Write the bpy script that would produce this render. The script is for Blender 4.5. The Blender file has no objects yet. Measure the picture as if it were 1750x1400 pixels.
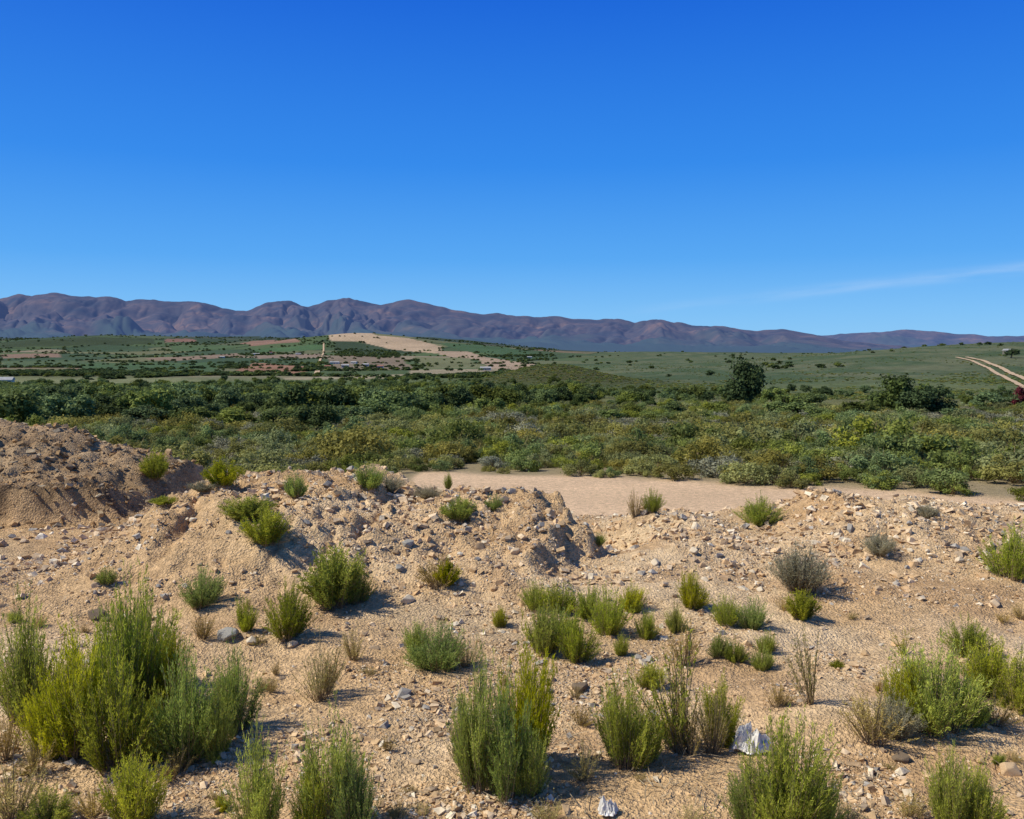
import bpy, math, random
import numpy as np
from mathutils import Vector
random.seed(5); RNG=np.random.default_rng(11)
scene=bpy.context.scene
F=1515.0; EYE=1.9; PITCH=math.radians(3.8)

# ---------------------------------------------------------------- noise
def _h(ix,iy,seed):
    n=(ix.astype(np.int64)*374761393+iy.astype(np.int64)*668265263+seed*974634777)&0xffffffff
    n=((n^(n>>13))*1274126177)&0xffffffff
    n=((n^(n>>16))*2246822519)&0xffffffff
    return ((n^(n>>15))&0xffffff)/float(0xffffff)
def vn(x,y,seed=0):
    xi=np.floor(x);yi=np.floor(y);fx=x-xi;fy=y-yi
    fx=fx*fx*fx*(fx*(fx*6-15)+10);fy=fy*fy*fy*(fy*(fy*6-15)+10)
    a=_h(xi,yi,seed);b=_h(xi+1,yi,seed);c=_h(xi,yi+1,seed);d=_h(xi+1,yi+1,seed)
    return (a*(1-fx)+b*fx)*(1-fy)+(c*(1-fx)+d*fx)*fy
def fbm(x,y,o=4,seed=0,g=0.5):
    s=0;a=1;t=0
    c,sn=math.cos(.6),math.sin(.6)
    for i in range(o):
        s=s+a*(vn(x,y,seed+i)*2-1);t+=a;a*=g
        x,y=(x*c-y*sn)*2.03+7.1,(x*sn+y*c)*2.03+3.7
    return s/t
def ss(a,b,t):
    t=np.clip((t-a)/(b-a),0,1);return t*t*(3-2*t)

# ---------------------------------------------------------------- terrain height
_kd=np.array([0.1,10,10.8,13.2,21,35,50,75,100,150,250,500,1000,1500,2500,3500,5000,9000,20000])
_kz=np.array([0,0,-.1,-.9,-1.1,-2.1,-3,-4.0,-5,-7,-10,-14.6,-17,-18,0,48,78,84,84.])
_lg=np.linspace(math.log(0.1),math.log(20000),1600)
_zz=np.interp(np.exp(_lg),_kd,_kz)
_k=np.hanning(33);_k/=_k.sum()
_zs=np.convolve(np.pad(_zz,16,mode='edge'),_k,mode='valid')
def H(x,y):
    x=np.asarray(x,float);y=np.asarray(y,float)
    d=np.maximum(y,0.1);u=x/np.maximum(y,1.0)
    z=np.interp(np.log(d),_lg,_zs)
    far=ss(1500,3500,d)
    z=z-far*ss(-.12,.12,u)*0.88*np.maximum(z+18,0)
    z=z+27*ss(.05,.62,u)*ss(150,900,d)*(1-ss(1200,2600,d))
    g=lambda cx,cy,sx,sy,a:a*np.exp(-((x-cx)/sx)**2-((y-cy)/sy)**2)
    z=z+g(20,420,28,90,8.5)+g(-1420,3000,330,420,24)+g(-470,2650,270,300,46)+g(-120,2500,220,260,12)
    wob=fbm(x*.7,y*.7,3,40)
    nearm=1-ss(13,18,d)
    xw=x+.45*wob; yw=y+.35*fbm(x*.9+9,y*.9,3,50)
    jag=fbm(x*2.6,y*2.6,3,140)
    back=9.3+2.0*(1-ss(-1.7,-.8,xw))
    side=ss(-4.1,-2.7,xw+.12*(yw-8))*(1-ss(.30,.66,xw+.22*jag))*(1-.24*ss(-1.8,-1.1,xw))
    c=.50*side*ss(6.2,8.5,yw+.2*jag)*(1-ss(back,back+1.5,yw))
    lump=lambda cx,cy,sx,sy,a:a*np.exp(-((xw-cx)/sx)**2-((yw-cy)/sy)**2)
    c=c+lump(-1.5,10.7,.8,.7,.06)+lump(.05,8.6,.45,.45,.09)+lump(-2.6,9.2,.7,.6,.08)
    c=c-lump(-.3,7.4,.5,.5,.07)+lump(-1.3,7.6,.5,.5,.10)+lump(-.5,8.3,.35,.35,.05)-lump(.95,9.6,.4,1.1,.16)
    rp=np.interp(xw,[.55,.9,1.6,2.4,2.9,3.4,4.2,5.2,7,12],[-.14,-.10,.17,.06,.18,.37,.26,.17,.12,.08])
    r=rp*ss(7.3,9.2,yw+.25*jag)*(1-ss(9.7,11.2,yw))*ss(.4,1.1,xw)
    r=r+lump(1.3,7.9,.6,.6,.09)-lump(2.4,7.6,.5,.5,.05)
    lp=(1-ss(-4.55,-4.0,xw+.10*(yw-10)))
    bank=.38*lp*ss(9.80,9.92,y+.30*wob+.08*jag)*(1-ss(13.5,16,yw))
    pile=(lump(-6.7,12.4,1.3,1.7,.52)+lump(-8.4,12.9,1.5,1.7,.38)+lump(-5.0,11.6,.9,.9,.04))*ss(9.9,10.8,y)-.30*np.exp(-((x+4.95)/.22)**2-((y-10.9)/.5)**2)
    z=z+(c+r+bank+pile)*nearm
    z=z+nearm*lp*.55*ss(10.6,13,d)*(1-ss(14,17,d))
    moundy=np.clip((c+r+bank+pile)*2.4,0,1)*(1-.3*lp)
    gul=np.abs(fbm(x*1.9,y*1.1,3,14));g2=np.abs(fbm(x*5.5,y*4.0,3,114))
    z=z+nearm*(.06*fbm(x*1.1,y*1.1,4,3)+(.022+.062*moundy)*fbm(x*4.2,y*4.2,4,8)+(.008+.030*moundy)*fbm(x*14,y*14,4,12,.6)-.08*moundy*(1-np.clip(gul*5,0,1))+.035*moundy*(1-np.clip(g2*4,0,1)))
    z=z-nearm*.05*ss(3,6,y)*(1-ss(6.2,7.2,y))*ss(.2,-.2,fbm(x*.5,y*.5,2,77))
    mid=ss(13,60,d)
    z=z+mid*(.25*fbm(x/9,y/9,3,21))+ss(100,600,d)*1.2*fbm(x/90,y/90,4,22)+ss(1200,3000,d)*9*fbm(x/420,y/420,4,23)
    return z
def Hs(x,y): return float(H(np.array([x]),np.array([y]))[0])
CP,SP=math.cos(PITCH),math.sin(PITCH)
def ground(px,py,dmin=2.0,dmax=9000):
    """where a line of sight meets the terrain"""
    a=(px-875)/F;b=(700-py)/F
    fy=CP+b*SP; fz=-SP+b*CP
    ux=a/fy;uz=fz/fy
    d=np.exp(np.linspace(math.log(dmin),math.log(dmax),3000))
    g=EYE+uz*d-H(ux*d,d)
    i=np.argmax(g<0)
    if g[i]>=0: i=len(d)-1
    return ux*d[i],d[i]

# ---------------------------------------------------------------- helpers
def link(o): scene.collection.objects.link(o);return o
def mk_mesh(name,V,Fc,mats=(),mi=None,tone=None,smooth=False,col=None):
    me=bpy.data.meshes.new(name)
    V=np.asarray(V,np.float32);Fc=np.asarray(Fc,np.int32)
    n,k=Fc.shape
    me.vertices.add(len(V));me.vertices.foreach_set('co',V.ravel())
    me.loops.add(n*k);me.loops.foreach_set('vertex_index',Fc.ravel())
    me.polygons.add(n);me.polygons.foreach_set('loop_start',np.arange(0,n*k,k,dtype=np.int32))
    me.polygons.foreach_set('loop_total',np.full(n,k,np.int32))
    if mi is not None: me.polygons.foreach_set('material_index',np.asarray(mi,np.int32))
    me.polygons.foreach_set('use_smooth',np.full(n,smooth,bool))
    for m in mats: me.materials.append(m)
    if tone is not None:
        a=me.attributes.new('tone','FLOAT','POINT');a.data.foreach_set('value',np.asarray(tone,np.float32))
    if col is not None:
        a=me.attributes.new('tint','FLOAT_COLOR','POINT')
        c=np.ones((len(V),4),np.float32);c[:,:3]=col;a.data.foreach_set('color',c.ravel())
    me.update(calc_edges=True)
    return me
def obj(name,me,loc=(0,0,0),**kw):
    o=bpy.data.objects.new(name,me);o.location=loc;link(o)
    for k,v in kw.items(): o[k]=v
    return o
def newmat(name,rough=.9,spec=.15):
    m=bpy.data.materials.new(name);m.use_nodes=True
    b=m.node_tree.nodes['Principled BSDF'];b.inputs['Roughness'].default_value=rough
    b.inputs['Specular IOR Level'].default_value=spec
    return m,m.node_tree,b
def N(nt,t,**kw):
    n=nt.nodes.new(t)
    for k,v in kw.items():
        if k in n.inputs: n.inputs[k].default_value=v
        else: setattr(n,k,v)
    return n
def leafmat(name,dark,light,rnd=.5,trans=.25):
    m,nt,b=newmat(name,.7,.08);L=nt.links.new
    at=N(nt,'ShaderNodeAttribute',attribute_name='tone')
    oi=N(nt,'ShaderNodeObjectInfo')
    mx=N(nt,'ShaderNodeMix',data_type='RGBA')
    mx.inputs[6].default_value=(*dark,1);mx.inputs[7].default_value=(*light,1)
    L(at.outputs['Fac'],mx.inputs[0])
    hs=N(nt,'ShaderNodeHueSaturation')
    mr=N(nt,'ShaderNodeMapRange');L(oi.outputs['Random'],mr.inputs[0])
    mr.inputs[3].default_value=1-rnd*.40;mr.inputs[4].default_value=1+rnd*.40
    L(mr.outputs[0],hs.inputs['Value'])
    mu=N(nt,'ShaderNodeMath',operation='MULTIPLY');mu.inputs[1].default_value=7.31;L(oi.outputs['Random'],mu.inputs[0])
    fr=N(nt,'ShaderNodeMath',operation='FRACT');L(mu.outputs[0],fr.inputs[0])
    m2=N(nt,'ShaderNodeMapRange');L(fr.outputs[0],m2.inputs[0]);m2.inputs[3].default_value=.5-.032*rnd;m2.inputs[4].default_value=.5+.03*rnd
    L(m2.outputs[0],hs.inputs['Hue'])
    m3=N(nt,'ShaderNodeMapRange');L(fr.outputs[0],m3.inputs[0]);m3.inputs[3].default_value=1.1;m3.inputs[4].default_value=1-.25*rnd
    L(m3.outputs[0],hs.inputs['Saturation'])
    L(mx.outputs[2],hs.inputs['Color']);L(hs.outputs[0],b.inputs['Base Color'])
    tr=N(nt,'ShaderNodeBsdfTranslucent');L(hs.outputs[0],tr.inputs['Color'])
    ms=N(nt,'ShaderNodeMixShader');ms.inputs[0].default_value=trans
    L(b.outputs[0],ms.inputs[1]);L(tr.outputs[0],ms.inputs[2]);L(ms.outputs[0],nt.nodes['Material Output'].inputs[0])
    return m
def noisemat(name,c1,c2,scale,rough=.9,bump=0,spec=.15):
    m,nt,b=newmat(name,rough,spec);L=nt.links.new
    tc=N(nt,'ShaderNodeTexCoord');no=N(nt,'ShaderNodeTexNoise',Scale=scale,Detail=6.0)
    L(tc.outputs['Object'],no.inputs['Vector'])
    rp=N(nt,'ShaderNodeMapRange');L(no.outputs[0],rp.inputs[0]);rp.inputs[1].default_value=.3;rp.inputs[2].default_value=.7
    mx=N(nt,'ShaderNodeMix',data_type='RGBA');mx.inputs[6].default_value=(*c1,1);mx.inputs[7].default_value=(*c2,1)
    L(rp.outputs[0],mx.inputs[0]);L(mx.outputs[2],b.inputs['Base Color'])
    if bump:
        bp=N(nt,'ShaderNodeBump',Strength=bump);L(no.outputs[0],bp.inputs['Height']);L(bp.outputs[0],b.inputs['Normal'])
    return m

M_leafA=leafmat('broom_foliage',(.20,.235,.022),(.66,.67,.07),.4,.45)
M_leafG=leafmat('green_foliage',(.15,.21,.032),(.49,.56,.085),.5,.45)
M_leafC=leafmat('lime_foliage',(.16,.20,.02),(.47,.47,.045),.4,.4)
M_leafB=leafmat('grey_foliage',(.22,.21,.12),(.42,.39,.25),.5,.25)
M_leafD=leafmat('dry_foliage',(.30,.23,.06),(.58,.46,.14),.5,.35)
M_midG=leafmat('shrub_green',(.11,.15,.03),(.28,.33,.07),.9,.35)
M_midO=leafmat('shrub_olive',(.175,.185,.045),(.36,.355,.095),.9,.35)
M_midB=leafmat('shrub_grey',(.19,.195,.11),(.33,.32,.20),.7,.2)
M_tree=leafmat('tree_foliage',(.08,.12,.03),(.21,.27,.07),.9,.3)
M_treeD=leafmat('dark_tree_foliage',(.035,.06,.02),(.095,.135,.042),.6,.25)
M_red=leafmat('red_foliage',(.09,.02,.025),(.2,.04,.05),.3,.2)
M_stem=noisemat('woody_stem',(.18,.13,.07),(.36,.27,.15),30)
M_bark=noisemat('bark',(.08,.06,.04),(.18,.14,.10),6)

# ---------------------------------------------------------------- plant meshes
def broom(name,seed,R=.42,plumes=12,stems=16,leaves=46,ll=.05,lw=.009,jit=.06,start=.28,puff=.02,spread=.5,leafm=None,base=.14,stemw=.005,hvar=.3,minlen=.75):
    r=np.random.default_rng(seed)
    ang=r.uniform(0,2*np.pi,plumes);rad=np.sqrt(r.uniform(0,1,plumes))
    rad[0]=.1
    Lp=(1-.30*rad**2)*r.uniform(1-hvar,1,plumes);Lp[0]=1
    S=plumes*stems
    pi=np.repeat(np.arange(plumes),stems)
    ex=R*rad[pi]*np.cos(ang[pi])+r.normal(0,jit,S);ey=R*rad[pi]*np.sin(ang[pi])+r.normal(0,jit,S)
    bx=base*rad[pi]*np.cos(ang[pi])*1.5+r.normal(0,.025,S);by=base*rad[pi]*np.sin(ang[pi])*1.5+r.normal(0,.025,S)
    L=Lp[pi]*r.uniform(minlen,1.06,S)
    pw=r.uniform(.75,1.5,S)
    def P(i,t): return np.stack([bx[i]+(ex[i]-bx[i])*t**pw[i],by[i]+(ey[i]-by[i])*t**pw[i],L[i]*t**.95-.02],-1)
    T=np.linspace(0,.97,6)
    idx=np.arange(S)
    a=r.uniform(0,np.pi,S);w=np.stack([np.cos(a),np.sin(a),0*a],-1)*stemw
    pts=np.stack([P(idx,np.full(S,t)) for t in T],1)
    tap=(1-.7*T)[None,:,None]
    A=pts-w[:,None]*tap;B=pts+w[:,None]*tap
    V=np.stack([A,B],2).reshape(-1,3)
    b0=(idx*12)[:,None]+np.arange(5)[None]*2;b0=b0.ravel()
    q=np.stack([b0,b0+1,b0+3],-1);q2=np.stack([b0,b0+3,b0+2],-1)
    Fs=np.concatenate([q,q2]);ns=len(V)
    n=S*leaves;li=np.repeat(idx,leaves);t=start+(1-start)*r.uniform(0,1,n)**.85
    p=P(li,t);p2=P(li,np.minimum(t+.05,1.05));tg=p2-p;tg/=np.linalg.norm(tg,axis=1)[:,None]
    p=p+r.normal(0,1,(n,3))*(puff*(1.25-.9*t))[:,None]*np.array([1,1,.6])
    d=tg+r.normal(0,spread,(n,3));d/=np.linalg.norm(d,axis=1)[:,None]
    sd=np.cross(d,r.normal(0,1,(n,3)));sd/=np.linalg.norm(sd,axis=1)[:,None]+1e-9
    ln=ll*r.uniform(.6,1.3,n)[:,None]
    LV=np.stack([p-sd*lw/2,p+sd*lw/2,p+d*ln],1).reshape(-1,3)
    LF=np.arange(n*3).reshape(-1,3)+ns
    ptone=r.uniform(.1,.8,plumes);stone=r.normal(0,.18,S)
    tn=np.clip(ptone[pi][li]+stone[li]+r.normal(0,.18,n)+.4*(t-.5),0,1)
    tone=np.concatenate([np.zeros(ns),np.repeat(tn,3)])
    mi=np.concatenate([np.zeros(len(Fs)),np.ones(n)])
    return mk_mesh(name,np.concatenate([V,LV]),np.concatenate([Fs,LF]),(M_stem,leafm),mi,tone)
def clump(name,seed,blobs=8,n=1400,size=.07,R=.5,Hh=.8,asp=1.0,mat=None,flat=.8,stem=True,z0=.0,needle=1.0,up=.35,brm=1.0):
    """uneven leaf-cluster crown, unit-ish size"""
    r=np.random.default_rng(seed)
    a=r.uniform(0,2*np.pi,blobs);rr=R*.8*np.sqrt(r.uniform(0,1,blobs));rr[0]=0
    br=R*r.uniform(.26,.5,blobs)*brm
    bz=z0+(Hh-z0)*(r.uniform(.25,.85,blobs)*(1-.35*(rr/R)**2));bz[0]=z0+(Hh-z0)*.62
    C=np.stack([rr*np.cos(a),rr*np.sin(a),bz],-1)
    w=br**2;bi=r.choice(blobs,n,p=w/w.sum())
    d=r.normal(0,1,(n,3));d/=np.linalg.norm(d,axis=1)[:,None]
    rad=br[bi]*r.uniform(.35,1.08,n)**.6
    rad*=.8+.35*np.sin(d[:,0]*7+bi)*np.sin(d[:,1]*6+bi*2)*np.sin(d[:,2]*6)+.24*r.normal(0,1,n)
    p=C[bi]+d*rad[:,None]*np.array([1,1,flat])
    p[:,2]=np.maximum(p[:,2],z0*.6+.01)
    nd=d+r.normal(0,.6,(n,3))+np.array([0,0,up]);nd/=np.linalg.norm(nd,axis=1)[:,None]
    t1=np.cross(nd,r.normal(0,1,(n,3)));t1/=np.linalg.norm(t1,axis=1)[:,None]+1e-9
    t2=np.cross(nd,t1)
    s=size*r.uniform(.6,1.3,n)[:,None]
    V=np.stack([p-t1*s*.5/needle,p+t1*s*.5/needle,p+t2*s*needle],1).reshape(-1,3)
    bt=r.uniform(.1,.85,blobs)
    tn=np.clip(bt[bi]+r.normal(0,.22,n),0,1)
    Fc=np.arange(n*3).reshape(-1,3);mi=np.ones(n);tone=np.repeat(tn,3)
    if stem:
        k=26;aa=r.uniform(0,2*np.pi,k);e=np.stack([R*.7*np.cos(aa)*r.uniform(.2,1,k),R*.7*np.sin(aa)*r.uniform(.2,1,k),Hh*r.uniform(.5,.95,k)],-1)
        wv=np.stack([np.sin(aa),-np.cos(aa),0*aa],-1)*.012
        SV=np.stack([np.zeros((k,3))-wv,np.zeros((k,3))+wv,e],1).reshape(-1,3)
        Fc=np.concatenate([Fc,np.arange(k*3).reshape(-1,3)+len(V)]);V=np.concatenate([V,SV]);mi=np.concatenate([mi,np.zeros(k)]);tone=np.concatenate([tone,np.zeros(k*3)])
    return mk_mesh(name,V,Fc,(M_stem,mat),mi,tone)

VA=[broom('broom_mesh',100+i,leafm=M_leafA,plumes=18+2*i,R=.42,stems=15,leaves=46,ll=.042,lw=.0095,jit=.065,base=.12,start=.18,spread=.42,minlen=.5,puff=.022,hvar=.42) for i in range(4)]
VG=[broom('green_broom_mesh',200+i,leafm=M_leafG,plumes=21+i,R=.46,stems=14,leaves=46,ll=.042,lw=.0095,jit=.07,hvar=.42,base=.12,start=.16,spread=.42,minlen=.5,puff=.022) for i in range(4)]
VC=[broom('lime_bush_mesh',300+i,leafm=M_leafC,plumes=26,stems=11,leaves=42,R=.52,ll=.06,lw=.016,spread=.8,puff=.03,base=.1,start=.15,minlen=.6) for i in range(3)]
VB=[broom('grey_bush_mesh',400+i,leafm=M_leafB,plumes=38,stems=10,leaves=34,R=.62,ll=.05,lw=.010,spread=.9,puff=.022,base=.08,start=.2,stemw=.005,jit=.08,minlen=.6) for i in range(3)]
VD=[broom('dry_bush_mesh',500+i,leafm=M_leafD,plumes=12,stems=6,leaves=26,R=.40,ll=.05,lw=.010,spread=.8,puff=.018,base=.06,start=.3,stemw=.008,jit=.08,minlen=.5) for i in range(3)]
VT=[broom('tall_weed_mesh',600+i,leafm=M_leafD if i else M_leafC,plumes=7,stems=4,leaves=30,R=.5,ll=.05,lw=.016,spread=1.0,puff=.02,base=.02,start=.3,stemw=.013,jit=.09,minlen=.4,hvar=.4) for i in range(2)]
MESH={'A':VA,'G':VG,'C':VC,'B':VB,'D':VD,'T':VT}
RAD={'A':.50,'G':.54,'C':.6,'B':.7,'D':.45,'T':.45}
INFO={'A':('broom_shrub','feathery upright yellow-green broom shrub on stony ground','shrub'),
'G':('green_shrub','soft green tufted shrub growing in pale gravel','shrub'),
'C':('lime_shrub','low leafy lime-green bush rooted in rubble','bush'),
'B':('grey_shrub','rounded grey twiggy dwarf bush on gravel','bush'),
'D':('dry_shrub','sparse dry yellow-brown shrub with bare stems','shrub'),
'T':('tall_weed','tall thin twiggy weed with small leaves on stony soil','weed')}
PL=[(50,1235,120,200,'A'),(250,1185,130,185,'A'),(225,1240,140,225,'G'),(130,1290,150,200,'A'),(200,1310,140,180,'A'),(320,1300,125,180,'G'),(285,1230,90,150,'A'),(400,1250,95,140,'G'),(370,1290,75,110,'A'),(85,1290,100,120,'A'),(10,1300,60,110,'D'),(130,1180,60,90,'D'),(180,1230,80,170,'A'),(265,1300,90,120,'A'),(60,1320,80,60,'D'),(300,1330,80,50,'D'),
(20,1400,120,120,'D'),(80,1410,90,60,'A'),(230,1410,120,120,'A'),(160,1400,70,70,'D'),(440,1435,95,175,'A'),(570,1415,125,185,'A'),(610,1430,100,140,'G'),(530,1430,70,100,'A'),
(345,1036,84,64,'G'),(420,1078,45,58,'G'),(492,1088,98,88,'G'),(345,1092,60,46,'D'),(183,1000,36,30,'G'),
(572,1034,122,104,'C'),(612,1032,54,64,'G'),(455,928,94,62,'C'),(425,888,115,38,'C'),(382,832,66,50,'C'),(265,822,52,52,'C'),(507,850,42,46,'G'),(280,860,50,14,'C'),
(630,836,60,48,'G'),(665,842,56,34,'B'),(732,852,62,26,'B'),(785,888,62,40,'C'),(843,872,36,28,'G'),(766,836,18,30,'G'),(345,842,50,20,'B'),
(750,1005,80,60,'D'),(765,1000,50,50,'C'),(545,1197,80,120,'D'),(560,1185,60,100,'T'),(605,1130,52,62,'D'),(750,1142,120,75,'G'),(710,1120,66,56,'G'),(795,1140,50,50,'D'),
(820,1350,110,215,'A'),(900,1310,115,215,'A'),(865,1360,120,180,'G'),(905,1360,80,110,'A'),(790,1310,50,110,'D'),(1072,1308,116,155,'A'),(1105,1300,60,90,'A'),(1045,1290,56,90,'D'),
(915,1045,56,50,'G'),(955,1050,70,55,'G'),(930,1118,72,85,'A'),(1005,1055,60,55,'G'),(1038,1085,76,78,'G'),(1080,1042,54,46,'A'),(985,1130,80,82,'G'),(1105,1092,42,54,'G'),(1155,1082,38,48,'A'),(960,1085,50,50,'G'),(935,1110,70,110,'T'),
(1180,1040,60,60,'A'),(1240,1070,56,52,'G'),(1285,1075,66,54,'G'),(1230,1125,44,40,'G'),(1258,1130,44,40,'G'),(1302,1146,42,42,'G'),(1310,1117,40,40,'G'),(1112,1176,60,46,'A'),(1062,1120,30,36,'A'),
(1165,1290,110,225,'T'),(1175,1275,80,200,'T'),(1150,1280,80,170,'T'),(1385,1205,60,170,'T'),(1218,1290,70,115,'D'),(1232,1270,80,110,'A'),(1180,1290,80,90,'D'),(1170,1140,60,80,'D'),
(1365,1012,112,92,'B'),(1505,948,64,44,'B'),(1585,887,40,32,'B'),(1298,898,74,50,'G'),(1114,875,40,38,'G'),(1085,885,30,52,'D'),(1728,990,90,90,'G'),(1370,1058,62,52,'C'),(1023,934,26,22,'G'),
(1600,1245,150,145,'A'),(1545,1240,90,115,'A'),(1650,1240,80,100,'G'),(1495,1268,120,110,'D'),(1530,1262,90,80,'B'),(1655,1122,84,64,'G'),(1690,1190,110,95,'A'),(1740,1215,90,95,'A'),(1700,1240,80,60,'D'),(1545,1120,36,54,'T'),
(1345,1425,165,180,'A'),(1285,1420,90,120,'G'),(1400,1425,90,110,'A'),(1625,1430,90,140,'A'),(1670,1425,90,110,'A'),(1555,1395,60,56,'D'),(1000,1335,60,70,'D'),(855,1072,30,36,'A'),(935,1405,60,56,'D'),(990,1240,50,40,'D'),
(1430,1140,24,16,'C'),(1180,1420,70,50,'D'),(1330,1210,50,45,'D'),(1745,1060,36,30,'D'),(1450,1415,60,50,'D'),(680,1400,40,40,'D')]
rs=random.Random(21)
for _ in range(46):
    PL.append((rs.uniform(20,1735),rs.uniform(1040,1395),rs.uniform(16,36),rs.uniform(14,32),rs.choice('DDDDAG')))
bushpos=[]
for i,(px,py,w,h,k) in enumerate(PL):
    x,y=ground(px,py)
    me=MESH[k][i%len(MESH[k])];nm,lb,cat=INFO[k]
    W=w*y/F;Hh=h*y/F/math.cos(math.atan2(EYE,y))*(1.16 if k in'AG' else 1.04)
    o=obj(nm,me,(x,y,Hs(x,y)-.01),label=lb,category=cat,group=nm.replace('_',' ')+'s on the stony ground')
    s=W/(2*RAD[k])*1.15;o.scale=(s,s*random.uniform(.9,1.1),Hh);o.rotation_euler=(0,0,random.uniform(0,6.28))
    if w>36: bushpos.append((x,y,W/2))

# ---------------------------------------------------------------- ground sheet
OFF=3.0
rows=[];d=1.0
while d<14000:
    rows.append(d)
    d*=1.0042 if d<20 else 1.0095
rows=np.array(rows)-OFF
cols=np.linspace(-1.05,1.05,900)
Y,U=np.meshgrid(rows,cols,indexing='ij');X=U*(Y+OFF)
Z=H(X,Y)
nr,nc=X.shape
i0=(np.arange(nr-1)[:,None]*nc+np.arange(nc-1)[None]).ravel()
FG=np.stack([i0,i0+1,i0+nc+1,i0+nc],-1)
def dstart(u): return np.interp(u,[-.6,-.15,-.1,.08,.28,.58],[15,15.5,21.8,20.8,18.6,17.0])
def edgen(x,y): return dstart(x/np.maximum(y,1))+.8*fbm(x*.5,y*.5,3,70)
u=X/np.maximum(Y,1)
def C3(c): return np.array(c)[None,None,:]
def mixc(a,b,t): return a*(1-t[...,None])+b*t[...,None]
sand=C3((.58,.39,.205));pale=C3((.70,.515,.305));patch=C3((.73,.515,.315))
n1=fbm(X*.6,Y*.6,4,60);n2=fbm(X*2.3,Y*2.3,4,61);n3=fbm(X*.35,Y*.5,3,62)
col=mixc(sand,pale,ss(-.3,.5,n1))
col=mixc(col,C3((.45,.28,.14)),ss(.0,.5,n2)*.6)
col=mixc(col,C3((.46,.37,.24)),ss(.05,.5,n3)*.4)
flat=ss(11.5,13,Y)*(1-ss(24,28,Y));col=mixc(col,patch*(1+.08*fbm(X*.5,Y*1.5,3,5)[...,None]),flat)
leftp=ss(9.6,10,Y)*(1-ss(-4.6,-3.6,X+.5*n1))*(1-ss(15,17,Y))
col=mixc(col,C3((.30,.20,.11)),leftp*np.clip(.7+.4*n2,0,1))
bank_shade=ss(9.6,9.75,Y+.3*n1+.15*n2)*(1-ss(9.95,10.1,Y+.3*n2))*(1-ss(-4.5,-3.7,X));col=mixc(col,C3((.075,.05,.032)),bank_shade*.9)  # shadow under the cut bank painted into the ground tint
hole_shade=np.exp(-((X+4.95)/.24)**2-((Y-10.8)/.45)**2);col=mixc(col,C3((.05,.035,.022)),np.clip(hole_shade*1.4,0,1))  # shade inside the hollow painted as a dark tint
veg=ss(-.2,1.4,Y-edgen(X,Y))
soil=mixc(C3((.34,.27,.155))+0*col,C3((.14,.14,.06)),ss(19,45,Y))
col=mixc(col,soil,veg)
farc=mixc(C3((.08,.115,.045))+0*col,C3((.12,.15,.065)),ss(-.4,.5,fbm(X/60,Y/120,4,30)))
col=mixc(col,farc,ss(120,320,Y))
hill=ss(.0,.15,u)*ss(200,400,Y)
hn=fbm(X/25,Y/50,5,35,.6)
col=mixc(col,np.clip(mixc(C3((.062,.092,.045))+0*col,C3((.118,.130,.072)),ss(-.35,.45,hn)),0,1),hill)
rise=np.exp(-((X-20)/36)**2-((Y-420)/120)**2);col=mixc(col,C3((.060,.060,.022)),np.clip(rise*2,0,1)*.9)
ca,sa=math.cos(.25),math.sin(.25)
wx=(X*ca-Y*sa)+60*fbm(X/500,Y/500,2,31);wy=(X*sa+Y*ca)+60*fbm(X/500,Y/500,2,32)
sx,sy=wx/190,wy/260
cid=_h(np.floor(sx),np.floor(sy),99);fxr=sx%1;fyr=sy%1
pal=np.array([(.07,.10,.045),(.10,.13,.06),(.15,.155,.08),(.05,.08,.04),(.20,.14,.095),(.08,.115,.05),(.24,.20,.135),(.05,.08,.045),(.075,.11,.05),(.12,.13,.07),(.14,.14,.075),(.06,.09,.045)])
pc=pal[np.minimum((cid*len(pal)).astype(int),len(pal)-1)]
edge=1-(ss(0,.07,fxr)*ss(1,.93,fxr)*ss(0,.06,fyr)*ss(1,.94,fyr))
pc=mixc(pc,C3((.03,.05,.03)),edge)
valley=ss(420,650,Y)*(1-ss(3300,4200,Y+500*fbm(X/300,Y/300,3,33)))*(1-ss(.02,.16,u))
col=mixc(col,pc,valley*.95)
col=mixc(col,C3((.042,.062,.046)),ss(2700,3600,Y)*.95)
def inpoly(w,X,Y):
    inside=np.zeros(X.shape,bool);n=len(w)
    for i in range(n):
        x1,y1=w[i];x2,y2=w[(i+1)%n]
        if abs(y1-y2)<1e-6: continue
        c=((y1>Y)!=(y2>Y))&(X<(x2-x1)*(Y-y1)/(y2-y1)+x1);inside^=c
    return inside
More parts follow.
